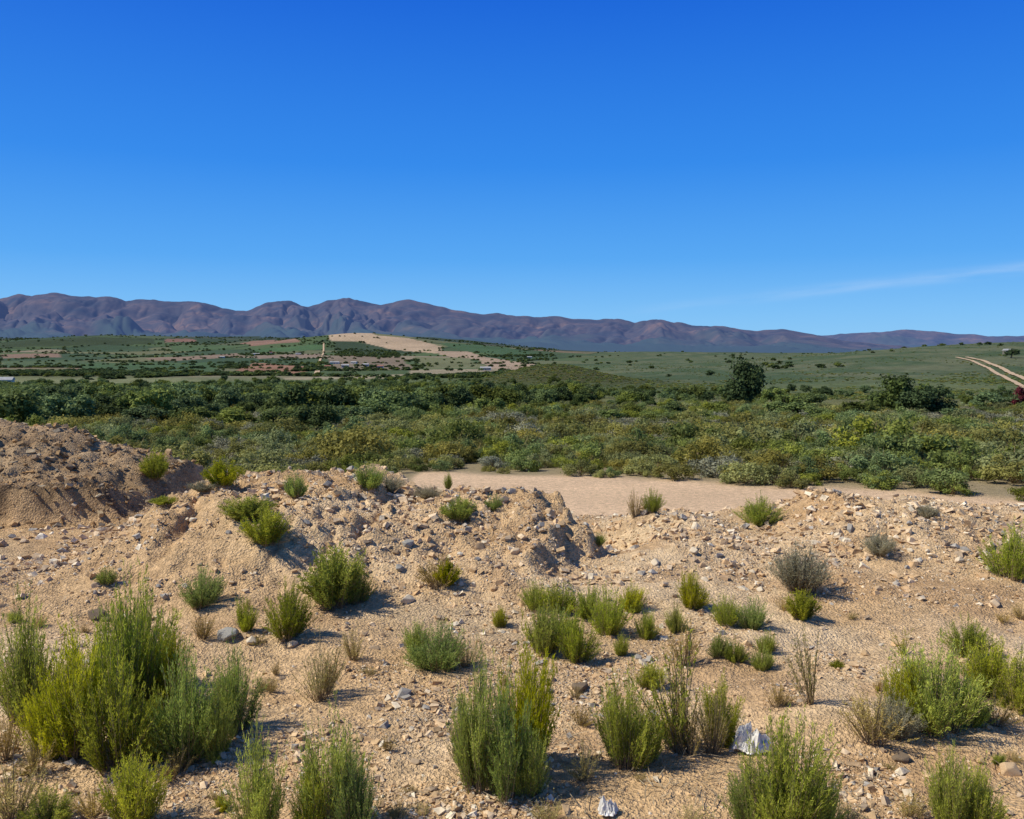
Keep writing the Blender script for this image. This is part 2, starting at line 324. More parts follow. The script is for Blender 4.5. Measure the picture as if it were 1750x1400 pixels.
FIELDS=[([(0,586),(100,579),(260,579),(270,589),(0,595)],(.045,.062,.032)),
([(570,582),(640,588),(730,602),(640,606),(575,600)],(.04,.06,.035)),
([(395,636),(435,620),(520,626),(520,641),(400,642)],(.27,.145,.095)),
([(562,570),(640,573),(700,579),(755,592),(745,604),(690,600),(620,585),(562,582)],(.42,.31,.205)),
([(740,600),(800,601),(912,622),(900,629),(820,616),(750,606)],(.34,.25,.175)),
([(240,613),(400,604),(430,609),(300,617)],(.23,.165,.12)),
([(408,588),(470,581),(515,585),(430,592)],(.25,.15,.11)),
([(282,580),(330,579),(334,584),(284,585)],(.21,.12,.09)),
([(430,598),(560,589),(552,598),(440,603)],(.07,.125,.055)),
([(430,608),(550,604),(548,610),(440,614)],(.23,.17,.125)),
([(750,586),(860,593),(935,607),(870,607),(790,599)],(.06,.105,.05)),
([(0,645),(160,646),(350,650),(340,655),(120,656),(0,653)],(.17,.18,.09)),
([(0,606),(100,604),(105,611),(0,613)],(.22,.145,.105)),
([(0,617),(110,615),(190,620),(160,626),(0,626)],(.075,.11,.055)),
([(0,630),(130,630),(140,636),(0,638)],(.15,.15,.08)),
([(480,645),(640,641),(720,640),(710,646),(500,650)],(.28,.24,.155)),
([(560,608),(690,610),(710,632),(570,634)],(.20,.155,.11)),
([(710,610),(800,612),(840,628),(730,630)],(.15,.155,.08)),
([(110,594),(250,591),(262,600),(120,602)],(.05,.08,.042)),
([(290,592),(390,590),(400,598),(295,601)],(.07,.11,.05)),
([(130,622),(370,619),(378,635),(150,638)],(.065,.11,.05)),
([(700,632),(860,630),(850,638),(700,640)],(.28,.235,.155))]
FW=[]
XW=X+7*fbm(X/60,Y/60,3,36);YW=Y+14*fbm(X/60,Y/60,3,37)
for pts,c in FIELDS:
    w=[ground(*p) for p in pts];FW.append(w)
    m=inpoly(w,XW,YW).astype(float);col=mixc(col,C3(c)*(1+.18*fbm(X/50,Y/80,3,38)[...,None]),m*.93)
col=np.clip(col,0,1)
mg,nt,b=newmat('ground_surface',.95,.05);L=nt.links.new
at=N(nt,'ShaderNodeAttribute',attribute_name='tint');tc=N(nt,'ShaderNodeTexCoord')
fa=N(nt,'ShaderNodeAttribute',attribute_name='tone')
nf=N(nt,'ShaderNodeTexNoise',Scale=9.0,Detail=9.0,Roughness=.7);L(tc.outputs['Object'],nf.inputs['Vector'])
vo=N(nt,'ShaderNodeTexVoronoi',Scale=45.0);L(tc.outputs['Object'],vo.inputs['Vector'])
vo2=N(nt,'ShaderNodeTexVoronoi',Scale=110.0);L(tc.outputs['Object'],vo2.inputs['Vector'])
ng=N(nt,'ShaderNodeTexNoise',Scale=.18,Detail=10.0,Roughness=.75);L(tc.outputs['Object'],ng.inputs['Vector'])
r1=N(nt,'ShaderNodeMapRange');L(nf.outputs[0],r1.inputs[0]);r1.inputs[1].default_value=.3;r1.inputs[2].default_value=.7;r1.inputs[3].default_value=.68;r1.inputs[4].default_value=1.22
sepc=N(nt,'ShaderNodeSeparateColor');L(vo.outputs['Color'],sepc.inputs[0])
r2=N(nt,'ShaderNodeMapRange');L(sepc.outputs[0],r2.inputs[0]);r2.inputs[3].default_value=.78;r2.inputs[4].default_value=1.2
mm=N(nt,'ShaderNodeMath',operation='MULTIPLY');L(r1.outputs[0],mm.inputs[0]);L(r2.outputs[0],mm.inputs[1])
r3=N(nt,'ShaderNodeMapRange');L(ng.outputs[0],r3.inputs[0]);r3.inputs[1].default_value=.3;r3.inputs[2].default_value=.7;r3.inputs[3].default_value=.62;r3.inputs[4].default_value=1.38
mf=N(nt,'ShaderNodeMix',data_type='FLOAT');L(fa.outputs['Fac'],mf.inputs[0]);L(mm.outputs[0],mf.inputs[2]);L(r3.outputs[0],mf.inputs[3])
vm=N(nt,'ShaderNodeVectorMath',operation='SCALE');L(at.outputs['Color'],vm.inputs[0]);L(mf.outputs[0],vm.inputs['Scale'])
L(vm.outputs[0],b.inputs['Base Color'])
hh=N(nt,'ShaderNodeMath',operation='ADD');L(nf.outputs[0],hh.inputs[0]);L(vo.outputs['Distance'],hh.inputs[1])
h2=N(nt,'ShaderNodeMath',operation='MULTIPLY_ADD');L(vo2.outputs['Distance'],h2.inputs[0]);h2.inputs[1].default_value=.5;L(hh.outputs[0],h2.inputs[2])
bp=N(nt,'ShaderNodeBump',Strength=.75,Distance=.024);L(h2.outputs[0],bp.inputs['Height'])
bp2=N(nt,'ShaderNodeBump',Strength=.6,Distance=2.0);L(ng.outputs[0],bp2.inputs['Height'])
mv=N(nt,'ShaderNodeMix',data_type='VECTOR');L(fa.outputs['Fac'],mv.inputs[0]);L(bp.outputs[0],mv.inputs[4]);L(bp2.outputs[0],mv.inputs[5]);L(mv.outputs[1],b.inputs['Normal'])
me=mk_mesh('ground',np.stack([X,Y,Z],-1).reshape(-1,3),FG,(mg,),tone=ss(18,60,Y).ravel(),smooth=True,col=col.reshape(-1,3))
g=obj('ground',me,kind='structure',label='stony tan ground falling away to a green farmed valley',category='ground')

# ---------------------------------------------------------------- mountains
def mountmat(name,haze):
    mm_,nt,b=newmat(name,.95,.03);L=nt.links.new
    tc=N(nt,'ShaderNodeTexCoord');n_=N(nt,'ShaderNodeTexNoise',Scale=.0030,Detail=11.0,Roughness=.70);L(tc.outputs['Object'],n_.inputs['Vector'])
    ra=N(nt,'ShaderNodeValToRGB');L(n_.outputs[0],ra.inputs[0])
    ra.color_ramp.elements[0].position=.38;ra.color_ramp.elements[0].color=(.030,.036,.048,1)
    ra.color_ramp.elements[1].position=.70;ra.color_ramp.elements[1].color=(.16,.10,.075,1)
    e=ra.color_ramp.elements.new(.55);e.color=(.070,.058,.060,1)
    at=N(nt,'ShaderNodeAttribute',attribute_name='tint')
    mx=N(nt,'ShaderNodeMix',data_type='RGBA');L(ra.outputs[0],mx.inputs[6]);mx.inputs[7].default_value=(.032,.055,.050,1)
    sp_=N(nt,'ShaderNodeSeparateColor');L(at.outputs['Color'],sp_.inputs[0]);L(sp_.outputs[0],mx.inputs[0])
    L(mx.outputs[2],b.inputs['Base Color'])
    # airlight of several kilometres, put in as a blue glow of the rock
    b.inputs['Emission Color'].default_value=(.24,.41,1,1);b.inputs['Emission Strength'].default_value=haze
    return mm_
SKY=[(-600,520),(-200,508),(0,502),(50,500),(95,496),(140,505),(190,501),(250,510),(330,512),(380,522),(430,525),(455,512),(500,511),(530,518),(560,506),(600,505),(650,514),(700,508),(740,518),(800,525),(830,533),(850,529),(880,539),(940,534),(980,544),(1040,539),(1090,546),(1130,540),(1180,553),(1230,552),(1290,563),(1330,559),(1370,565),(1405,574),(1450,582),(1600,597),(1750,604),(2300,610)]
SK2=[(900,580),(1250,575),(1405,572),(1450,567),(1540,560),(1620,565),(1700,572),(1750,573),(1900,576),(2300,590)]
def mountain(name,prof,d0,d1,u0,u1,nu,nt_,seed,lab,mat,floor=-20):
    us=np.linspace(u0,u1,nu);ts=np.linspace(0,1.25,nt_)
    T,Uu=np.meshgrid(ts,us,indexing='ij')
    D=d0+(d1-d0)*T
    cz=np.interp(us*F+875,[p[0] for p in prof],[p[1] for p in prof])
    cz=np.convolve(np.pad(cz,6,mode='edge'),np.hanning(15)[1:-1]/np.hanning(15).sum(),mode='valid')+1.7*fbm(us*50,us*0,3,seed+20,.55)
    crest=EYE+d1*(599.4-cz)/F*1.0
    crest=np.maximum(crest,floor+5)
    Tc=np.clip(T,0,1)
    w=.045*fbm(Uu*7,T*2.2,3,seed)+.06*(1-Tc)*fbm(Uu*4+4,T*1.2,2,seed+7)
    def ridge(fr,sd,st,sharp,o=3):
        v=np.abs(fbm((Uu+w)*fr,T*st,o,sd,.42))*2.0;v=np.clip(v,0,1);s=v*v*(3-2*v);return .7*v**sharp+.3*s
    r1=ridge(12,seed+1,2.6,1.0);r2=ridge(29,seed+2,4.5,.9);r3=ridge(78,seed+3,11,.9)
    env=np.sin(np.pi*np.clip(Tc*.975,0,1))**.7
    prof_=np.where(T<1,.14*ss(0,.12,T)+.86*(.65*Tc+.35*ss(.3,1,Tc)),1-(T-1)*2.2)
    cut=1-env*(.47*(1-r1)+.22*(1-r2)+.06*(1-r3))+.12*env*fbm(Uu*9,T*3,3,seed+11)
    Zm=floor+(crest[None]-floor)*prof_*cut
    Xm=Uu*D
    low=(1-ss(.22,.82,T+.45*fbm(Uu*14,T*4,4,seed+5)))*.95
    tint=np.repeat(low[...,None],3,-1)
    nr,nc=Xm.shape;i0=(np.arange(nr-1)[:,None]*nc+np.arange(nc-1)[None]).ravel()
    me=mk_mesh(name,np.stack([Xm,D,Zm],-1).reshape(-1,3),np.stack([i0,i0+1,i0+nc+1,i0+nc],-1),(mat,),smooth=True,col=tint.reshape(-1,3))
    return obj(name,me,kind='structure',label=lab,category='mountain')
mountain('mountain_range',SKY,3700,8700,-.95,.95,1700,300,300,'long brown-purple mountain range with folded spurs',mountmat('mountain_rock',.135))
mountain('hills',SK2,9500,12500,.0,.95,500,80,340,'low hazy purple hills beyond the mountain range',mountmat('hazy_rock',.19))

# ---------------------------------------------------------------- dirt tracks
M_track=noisemat('track_sand',(.40,.28,.17),(.55,.41,.26),.8)
def strip(name,pts,width,off=0,lab='pale dirt track'):
    w=np.array([ground(*p) for p in pts]);seg=np.r_[0,np.cumsum(np.hypot(*np.diff(w,axis=0).T))]
    s=np.linspace(0,seg[-1],120);cx=np.interp(s,seg,w[:,0]);cy=np.interp(s,seg,w[:,1])
    k=np.ones(9)/9;cx=np.convolve(np.pad(cx,4,mode='edge'),k,'valid');cy=np.convolve(np.pad(cy,4,mode='edge'),k,'valid')
    tx,ty=np.gradient(cx),np.gradient(cy);l=np.hypot(tx,ty)+1e-9;nx,ny=-ty/l,tx/l
    wv=np.linspace(-.5,.5,5)*width+off
    px=cx[:,None]+nx[:,None]*wv;py=cy[:,None]+ny[:,None]*wv;pz=H(px,py)+.25+.0004*py
    i0=(np.arange(119)[:,None]*5+np.arange(4)[None]).ravel()
    me=mk_mesh(name,np.stack([px,py,pz],-1).reshape(-1,3),np.stack([i0,i0+1,i0+6,i0+5],-1),(M_track,),smooth=True)
    obj(name,me,kind='structure',label=lab,category='track')
TR=[(1640,611),(1672,618),(1700,630),(1728,645),(1765,662),(1830,690)]
strip('dirt_track',TR,2.2,2.8);strip('dirt_track',TR,1.8,-2.4)
strip('farm_road',[(553,584),(553,600),(546,618),(541,640)],4.0,lab='pale farm road between fields')

# ---------------------------------------------------------------- gravel + rocks
M_st,nt,b=newmat('stone',.9,.08);L=nt.links.new
at=N(nt,'ShaderNodeAttribute',attribute_name='tint');tc=N(nt,'ShaderNodeTexCoord')
no=N(nt,'ShaderNodeTexNoise',Scale=30.0,Detail=6.0);L(tc.outputs['Object'],no.inputs['Vector'])
mr=N(nt,'ShaderNodeMapRange');L(no.outputs[0],mr.inputs[0]);mr.inputs[1].default_value=.3;mr.inputs[2].default_value=.7;mr.inputs[3].default_value=.72;mr.inputs[4].default_value=1.2
vm=N(nt,'ShaderNodeVectorMath',operation='SCALE');L(at.outputs['Color'],vm.inputs[0]);L(mr.outputs[0],vm.inputs['Scale']);L(vm.outputs[0],b.inputs['Base Color'])
bpn=N(nt,'ShaderNodeBump',Strength=.4,Distance=.02);L(no.outputs[0],bpn.inputs['Height']);L(bpn.outputs[0],b.inputs['Normal'])
import bmesh
PALS=np.array([(.62,.44,.255),(.70,.53,.34),(.53,.365,.20),(.74,.62,.44),(.47,.355,.235),(.39,.355,.30),(.59,.39,.205),(.77,.68,.52),(.40,.275,.165)])
CV=np.array([(x,y,z) for x in(-1,1) for y in(-1,1) for z in(-1,1)],float)*.72
CF_=np.array([(0,1,3),(0,3,2),(4,6,7),(4,7,5),(0,4,5),(0,5,1),(2,3,7),(2,7,6),(0,2,6),(0,6,4),(1,5,7),(1,7,3)])
nG=185000
r=RNG
dd=np.exp(r.uniform(math.log(2.6),math.log(15.5),nG));uu=r.uniform(-.75,.75,nG);gx=uu*dd
dens=.26+1.1*fbm(gx*.7,dd*.7,3,91)+1.0*fbm(gx*2.5,dd*2.5,2,92)
leftz=(gx<-4.2)&(dd>9.4)
mound_=ss(6.3,8.0,dd)*(1-ss(11.0,12.0,dd)*(gx>-4.5))
dens+=.75*ss(6.3,8.0,dd)-1.75*ss(11.2,12.2,dd)*(gx>-4.5)+.3*leftz
dens-=.8*np.exp(-((gx-3.0)/1.2)**2-((dd-5.9)/.8)**2)+.6*np.exp(-((gx+5.2)/1.6)**2-((dd-8.6)/.7)**2)
keep=r.uniform(0,1,nG)<np.clip(dens,.05,1);gx=gx[keep];dd=dd[keep];n=len(gx);leftz=leftz[keep];mound_=mound_[keep]
clu=np.clip(.5+2.2*fbm(gx*1.3,dd*1.3,3,95),0,1)
size=.0042*np.exp(r.exponential(1,n)*(.36+.14*clu+.10*mound_));size=np.minimum(size,.027+.013*mound_)*(.64+.055*dd)
size*=np.where(leftz,1.05,1)
def rot(n):
    q=r.normal(0,1,(n,4));q/=np.linalg.norm(q,axis=1)[:,None];w,x,y,z=q.T
    return np.stack([1-2*(y*y+z*z),2*(x*y-z*w),2*(x*z+y*w),2*(x*y+z*w),1-2*(x*x+z*z),2*(y*z-x*w),2*(x*z-y*w),2*(y*z+x*w),1-2*(x*x+y*y)],-1).reshape(n,3,3)
R_=rot(n)
sc=size[:,None]*np.stack([r.uniform(.8,1.6,n),r.uniform(.7,1.2,n),r.uniform(.4,.85,n)],-1)
base=(CV[None]+r.uniform(-.38,.38,(n,8,3)))*sc[:,None]
V=np.einsum('nij,nvj->nvi',R_,base)
V[:,:,2]*=.75
V+=np.stack([gx,dd,H(gx,dd)+size*.2],-1)[:,None]
pc=PALS[r.choice(len(PALS),n,p=[.20,.19,.16,.10,.10,.06,.12,.04,.03])]*r.uniform(.8,1.1,n)[:,None]
pc[leftz]*=np.array([.66,.60,.51])
me=mk_mesh('gravel',V.reshape(-1,3),(CF_[None]+(np.arange(n)*8)[:,None,None]).reshape(-1,3),(M_st,),col=np.repeat(pc,8,0))
obj('gravel',me,kind='stuff',label='loose tan gravel and broken stones over the ground',category='gravel')
ngr=n
n=5200;dd=np.exp(r.uniform(math.log(2.8),math.log(9),n));gx=r.uniform(-.7,.7,n)*dd
ok=r.uniform(0,1,n)<np.clip(.25+1.6*fbm(gx*1.1,dd*1.1,3,97),.03,1);gx=gx[ok];dd=dd[ok];n=len(gx)
a=r.uniform(0,np.pi,n);ln=r.uniform(.02,.09,n);tv=np.stack([np.cos(a),np.sin(a),r.normal(0,.25,n)],-1)*ln[:,None];sv_=np.stack([-np.sin(a),np.cos(a),0*a],-1)*r.uniform(.0012,.003,n)[:,None]
bend=r.normal(0,.25,n)[:,None]*sv_/.002*ln[:,None]*.6
P0=np.stack([gx,dd,H(gx,dd)+.014],-1);mid_=P0+bend+np.array([0,0,.006])
V=np.stack([P0-tv-sv_,P0-tv+sv_,mid_+sv_,mid_-sv_,P0+tv+sv_*.5,P0+tv-sv_*.5],1).reshape(-1,3)
b0=np.arange(n)*6;Fc=np.concatenate([np.stack([b0,b0+1,b0+2,b0+3],-1),np.stack([b0+3,b0+2,b0+4,b0+5],-1)])
M_straw=noisemat('dry_straw',(.20,.14,.08),(.50,.40,.25),6)
obj('dry_twigs',mk_mesh('dry_twigs',V,Fc,(M_straw,)),kind='stuff',label='dry twigs and straw littering the gravel',category='twigs')
def rockmesh(seed,c):
    rr=np.random.default_rng(seed);bm=bmesh.new()
    for _ in range(18):
        v=rr.normal(0,1,3);v/=np.linalg.norm(v);v=v*np.array([1,.75,.6])*rr.uniform(.75,1.05);bm.verts.new(v)
    res=bmesh.ops.convex_hull(bm,input=bm.verts[:])
    loose=[v for v in bm.verts if not v.link_faces];bmesh.ops.delete(bm,geom=loose,context='VERTS')
    bmesh.ops.bevel(bm,geom=bm.edges[:],offset=.04,segments=1,affect='EDGES')
    bmesh.ops.triangulate(bm,faces=bm.faces[:])
    bm.verts.index_update();V=np.array([v.co[:] for v in bm.verts]);Fc=np.array([[v.index for v in f.verts] for f in bm.faces]);bm.free()
    return mk_mesh('rock',V,Fc,(M_st,),col=np.tile(np.array(c),(len(V),1)))
RK=[rockmesh(i,PALS[i%len(PALS)]*.92) for i in range(9)]
RK+=[rockmesh(20,(.36,.34,.29)),rockmesh(21,(.20,.15,.10)),rockmesh(22,(.72,.62,.46))]
rl=[(698,1028,32,3),(697,932,28,9),(683,972,26,9),(390,1090,58,9),(165,1055,46,10),(182,1062,30,10),(690,1190,40,5),(992,1178,48,10),(820,938,28,8),(880,946,24,1),(1725,1322,56,0),(1540,1300,44,10),
(1185,945,24,3),(1530,1000,22,11),(710,1305,26,4),(430,1100,34,3),(330,890,18,11),(560,830,22,5),(620,960,24,0),(845,1010,22,6),(1120,965,26,3),(1060,1000,22,1),(1440,925,22,7),(1640,960,22,3),(1700,1035,28,1),(1480,1120,24,2),(1390,930,22,3),(1500,1010,22,0),(250,930,16,3),(940,880,28,0),(905,868,28,6),(960,900,26,2),(970,920,24,8),(925,900,22,5),(860,860,24,4),(500,1105,26,1),(590,1075,22,0),(640,1110,22,4),(1300,1010,22,3),(1240,960,20,11),(1570,960,20,7),(200,770,24,10),(120,800,22,10),(60,790,20,8),(150,760,18,2)]
for _ in range(200):
    rl.append((random.uniform(20,1740),random.uniform(810,1390) if _%3 else random.uniform(840,1010),random.uniform(8,19),random.choice([0,1,2,3,4,6,7,8,0,1,2,6,11,5,3,1])))
for px,py,w,k in rl:
    x,y=ground(px,py);s=w*y/F/2
    if y>11.4 and x>-4.5: continue
    if any((x-a)**2+(y-b_)**2<(c*.6)**2 for a,b_,c in bushpos) and w<28: continue
    o=obj('rock',RK[k],(x,y,Hs(x,y)+s*.12),label={9:'smooth grey angular rock on tan gravel',10:'dark brown broken rock on gravel',11:'pale cream rock on tan gravel'}.get(k,'angular tan rock lying on gravel'),category='rock',group='larger rocks among the gravel')
    o.scale=(s,s,s);o.rotation_euler=(random.uniform(-.3,.3),random.uniform(-.3,.3),random.uniform(0,6.28))
M_bag=noisemat('white_plastic',(.62,.59,.52),(.82,.80,.74),9,.6,0,.2)
def bag(px,py,w,h,seed,lab):
    # a crumpled sheet of film: several folded lobes lying on the ground
    n=64;s_,t_=np.meshgrid(np.linspace(-1,1,n),np.linspace(-1,1,n),indexing='ij')
    an=np.arctan2(t_,s_);rad=np.maximum(np.abs(s_),np.abs(t_))
    outl=.72+.42*fbm(np.cos(an)*1.6+seed,np.sin(an)*1.6,3,seed)
    hyp=np.sqrt(s_**2+t_**2)+1e-6
    dx=.16*fbm(s_*2.6,t_*2.6,3,seed+3);dy=.16*fbm(s_*2.6+5,t_*2.6,3,seed+4)
    Xs=s_/hyp*rad*outl+dx;Ys=t_/hyp*rad*outl+dy
    fold=1-np.clip(np.abs(fbm(s_*1.5+seed,t_*1.5,3,seed+1))*3.2,0,1)
    fold2=1-np.clip(np.abs(fbm(s_*3.4+3,t_*3.4+seed,2,seed+2))*3.5,0,1)
    lob=.55+.75*fbm(s_*1.3+2,t_*1.3+seed,2,seed+6)
    Zs=(1-rad**3)*np.clip(lob+.40*fold+.22*fold2-.15,.05,1.2)+.04*fold2
    x,y=ground(px,py);s=w*y/F/2*1.35
    V=np.stack([Xs*s,Ys*s*.75,np.maximum(Zs,.0)*h*y/F*.85],-1).reshape(-1,3)
    i0=(np.arange(n-1)[:,None]*n+np.arange(n-1)[None]).ravel()
    me=mk_mesh('plastic_bag',V,np.stack([i0,i0+n,i0+n+1,i0+1],-1),(M_bag,))
    obj('plastic_bag',me,(x,y,Hs(x,y)+.012),label=lab,category='bag')
bag(1286,1285,60,56,5,'crumpled white plastic bag snagged beside a shrub')
bag(1040,1394,34,34,9,'torn scrap of white plastic lying on gravel')

# ---------------------------------------------------------------- shrubland
SHR=[('G',clump('shrub_mesh',700+i,14,2400,.048,.60,.80,mat=M_midG,needle=1.3,brm=.82)) for i in range(4)]
SHR+=[('O',clump('shrub_mesh',720+i,14,2400,.048,.64,.70,mat=M_midO,needle=1.3,brm=.82)) for i in range(4)]
SHR+=[('B',clump('shrub_mesh',740+i,12,2100,.045,.64,.56,mat=M_midB,needle=1.6,brm=.8)) for i in range(3)]
pts=[]
r=np.random.default_rng(77)
d=14.0
while d<125:
    sp=.62+.0066*d
    k=int(1.5*d/sp)
    xs=(np.arange(k)/k*1.5-.75)*d+r.uniform(-.8,.8,k)*sp;ys=d+r.uniform(-.8,.8,k)*sp
    pts.append(np.stack([xs,ys],-1));d+=sp*.9
P=np.concatenate(pts);uq=P[:,0]/P[:,1]
eg=P[:,1]-edgen(P[:,0],P[:,1])
ok=(eg>.35)
ok&=r.uniform(0,1,len(P))<np.clip(.84+.7*fbm(P[:,0]/5,P[:,1]/5,2,71),0,1)
P=P[ok];eg=eg[ok]
so_=np.argsort(P[:,1]);P=P[so_];eg=eg[so_];uq=P[:,0]/P[:,1]
zone=fbm(P[:,0]/10,P[:,1]/14,3,72)+r.normal(0,.28,len(P))+.12
idx=np.where(zone<-.34,8+r.integers(0,3,len(P)),np.where(zone<.16,4+r.integers(0,4,len(P)),r.integers(0,4,len(P))))
scl=np.exp(r.normal(-.36,.34,len(P)))*(.75+.35*ss(17,40,P[:,1]))*np.where(r.uniform(0,1,len(P))<.05,1.6,1)*(1+.5*fbm(P[:,0]/12,P[:,1]/18,2,74))
scl=np.minimum(scl,1.8);scl=np.where(eg<2,np.minimum(scl,.8),scl)
zz=H(P[:,0],P[:,1])-.04
vis=np.abs(uq)<.62
ind=np.where(vis)[0][:300];rest=np.setdiff1d(np.arange(len(P)),ind)
LB={'G':'dense dark green wild bush in scrubland','O':'olive yellow-green wild bush in scrubland','B':'low silvery grey bush in scrubland'}
for i in ind:
    k,me=SHR[idx[i]]
    o=obj('wild_bush',me,(P[i,0],P[i,1],zz[i]),label=LB[k],category='bush',group='bushes along the edge of the scrubland')
    s=scl[i];o.scale=(s*1.2,s*1.2,s);o.rotation_euler=(0,0,r.uniform(0,6.28))
def scatter(name,V,idx,scl,variants,lab,cat,zs=1.0):
    coll=bpy.data.collections.new(name+'_sources')
    for j,me in enumerate(variants):
        o=bpy.data.objects.new('%s_source_%02d'%(name,j),me);coll.objects.link(o)
    me=bpy.data.meshes.new(name);me.vertices.add(len(V));me.vertices.foreach_set('co',np.asarray(V,np.float32).ravel())
    a=me.attributes.new('pick','INT','POINT');a.data.foreach_set('value',idx.astype(np.int32))
    a=me.attributes.new('size','FLOAT','POINT');a.data.foreach_set('value',scl.astype(np.float32))
    a=me.attributes.new('turn','FLOAT','POINT');a.data.foreach_set('value',RNG.uniform(0,6.28,len(V)).astype(np.float32))
    o=obj(name,me,kind='stuff',label=lab,category=cat)
    ng=bpy.data.node_groups.new(name,'GeometryNodeTree')
    ng.interface.new_socket('Geometry',in_out='INPUT',socket_type='NodeSocketGeometry');ng.interface.new_socket('Geometry',in_out='OUTPUT',socket_type='NodeSocketGeometry')
    gi=ng.nodes.new('NodeGroupInput');go=ng.nodes.new('NodeGroupOutput');ip=ng.nodes.new('GeometryNodeInstanceOnPoints')
    ci=ng.nodes.new('GeometryNodeCollectionInfo');ci.inputs['Collection'].default_value=coll;ci.inputs['Separate Children'].default_value=True;ci.inputs['Reset Children'].default_value=True
    def na(nm,t):
        q=ng.nodes.new('GeometryNodeInputNamedAttribute');q.data_type=t;q.inputs['Name'].default_value=nm;return [s for s in q.outputs if s.enabled and s.name=='Attribute'][0]
    cx=ng.nodes.new('ShaderNodeCombineXYZ');cs=ng.nodes.new('ShaderNodeCombineXYZ');L=ng.links.new
    L(na('turn','FLOAT'),cx.inputs[2]);sz=na('size','FLOAT')
    ml=ng.nodes.new('ShaderNodeMath');ml.operation='MULTIPLY';ml.inputs[1].default_value=zs;L(sz,ml.inputs[0])
    L(sz,cs.inputs[0]);L(sz,cs.inputs[1]);L(ml.outputs[0],cs.inputs[2])
    L(gi.outputs[0],ip.inputs['Points']);L(ci.outputs[0],ip.inputs['Instance']);ip.inputs['Pick Instance'].default_value=True
    L(na('pick','INT'),ip.inputs['Instance Index']);L(cx.outputs[0],ip.inputs['Rotation']);L(cs.outputs[0],ip.inputs['Scale']);L(ip.outputs[0],go.inputs[0])
    md=o.modifiers.new('scatter','NODES');md.node_group=ng
    return o
scatter('scrubland',np.stack([P[rest,0],P[rest,1],zz[rest]],-1),idx[rest],scl[rest]*1.25,[m for _,m in SHR],'mass of mixed green and grey scrub bushes','scrub',.88)

# ---------------------------------------------------------------- trees
def trunkmesh(seed):
    rr=np.random.default_rng(seed);V=[];Fc=[]
    def tube(p0,p1,r0,r1,n=7,segs=4):
        p0=np.array(p0,float);p1=np.array(p1,float);ax=p1-p0;ax/=np.linalg.norm(ax)
        s=np.cross(ax,[.3,.9,.1]);s/=np.linalg.norm(s);t=np.cross(ax,s);b=len(V)
        off=rr.normal(0,.015,(segs+1,3));off[0]=off[-1]=0
        for k in range(segs+1):
            f=k/segs;c=p0+(p1-p0)*f+off[k];rad=r0+(r1-r0)*f
            for j in range(n):
                a=2*math.pi*j/n;V.append(c+rad*(math.cos(a)*s+math.sin(a)*t))
        for k in range(segs):
            for j in range(n): Fc.append((b+k*n+j,b+k*n+(j+1)%n,b+(k+1)*n+(j+1)%n,b+(k+1)*n+j))
    tube((0,0,-.03),(.02,0,.42),.045,.03)
    for k in range(6):
        a=k*1.05+rr.uniform(-.3,.3);tube((.02,0,.2+.035*k),(.3*math.cos(a),.3*math.sin(a),rr.uniform(.5,.8)),.022,.006,6)
    return mk_mesh('trunk',V,Fc,(M_bark,),smooth=True)
TRK=[trunkmesh(i) for i in range(3)]
CRN=[clump('crown',800+i,16,3200,.058,.5,.95,mat=M_treeD if i in(2,5) else M_tree,stem=False,z0=.10,brm=.9) for i in range(6)]
CBIG=[clump('crown',860+i,24,5200,.055,.5,1.0,mat=M_treeD,stem=False,z0=.06,brm=1.0,flat=.95) for i in range(2)]
CRR=clump('crown',830,9,1800,.06,.45,.95,mat=M_red,stem=False,z0=.12)
def tree(px,py,hpx,wpx,cm,lab):
    x,y=ground(px,py)
    hh=hpx*y/F;w=wpx*y/F
    e=bpy.data.objects.new('tree',None);link(e);e.location=(x,y,Hs(x,y)-.05);e['label']=lab;e['category']='tree';e['group']='trees standing above the scrub'
    e.empty_display_size=.5
    rz=random.uniform(0,6.28)
    for nm,me in (('trunk',random.choice(TRK)),('crown',cm)):
        o=bpy.data.objects.new(nm,me);link(o);o.parent=e;o.scale=(w,w,hh*1.05);o.rotation_euler=(0,0,rz)
D1='tall dark evergreen tree above grey-green scrub';D2='rounded olive-green tree among scrub'
TL=[(1350,722,40,90,0,D2),(1460,724,44,90,1,D2),(1410,728,36,70,3,D2),(1150,715,32,60,0,D2),(835,692,46,56,2,D1),(870,690,34,50,5,D1),(720,690,30,56,0,D2),(965,695,38,56,2,D1),(1000,696,32,46,5,D1),
(1085,690,30,60,1,D2),(1180,692,36,56,3,D2),(1700,700,34,70,4,D2),(1040,725,30,56,4,D2),(1320,698,38,50,0,D2),(1375,702,34,70,3,D2),(1340,704,34,60,1,D2),(1640,725,32,60,3,D2),(600,735,46,76,0,D2),(540,738,52,66,2,D1),(650,728,40,66,1,D2),(470,738,46,76,3,D2),
(400,738,46,86,0,D2),(330,735,46,76,4,D2),(250,732,46,86,1,D2),(180,728,46,76,0,D2),(110,728,42,76,3,D2),(40,725,46,86,2,D1),(505,715,38,56,5,D1),(780,706,34,56,1,D2),(440,705,36,56,4,D2),(300,705,34,56,2,D1),(575,705,34,56,3,D2),(920,712,28,50,0,D2),
(690,712,32,56,5,D1),(370,700,34,56,1,D2),(210,700,34,66,0,D2),(70,700,34,56,4,D2),(1230,712,30,50,1,D2),(1120,735,30,56,0,D2),(1500,740,32,56,1,D2),(1590,745,30,56,3,D2)]
for px,py,h,w,k,lb in TL: tree(px,py,h,w,CRN[k],lb)
tree(1267,700,88,72,CBIG[0],'tall rounded dark evergreen tree above grey-green scrub')
tree(1545,716,76,100,CBIG[1],'broad rounded dark tree among green scrub')
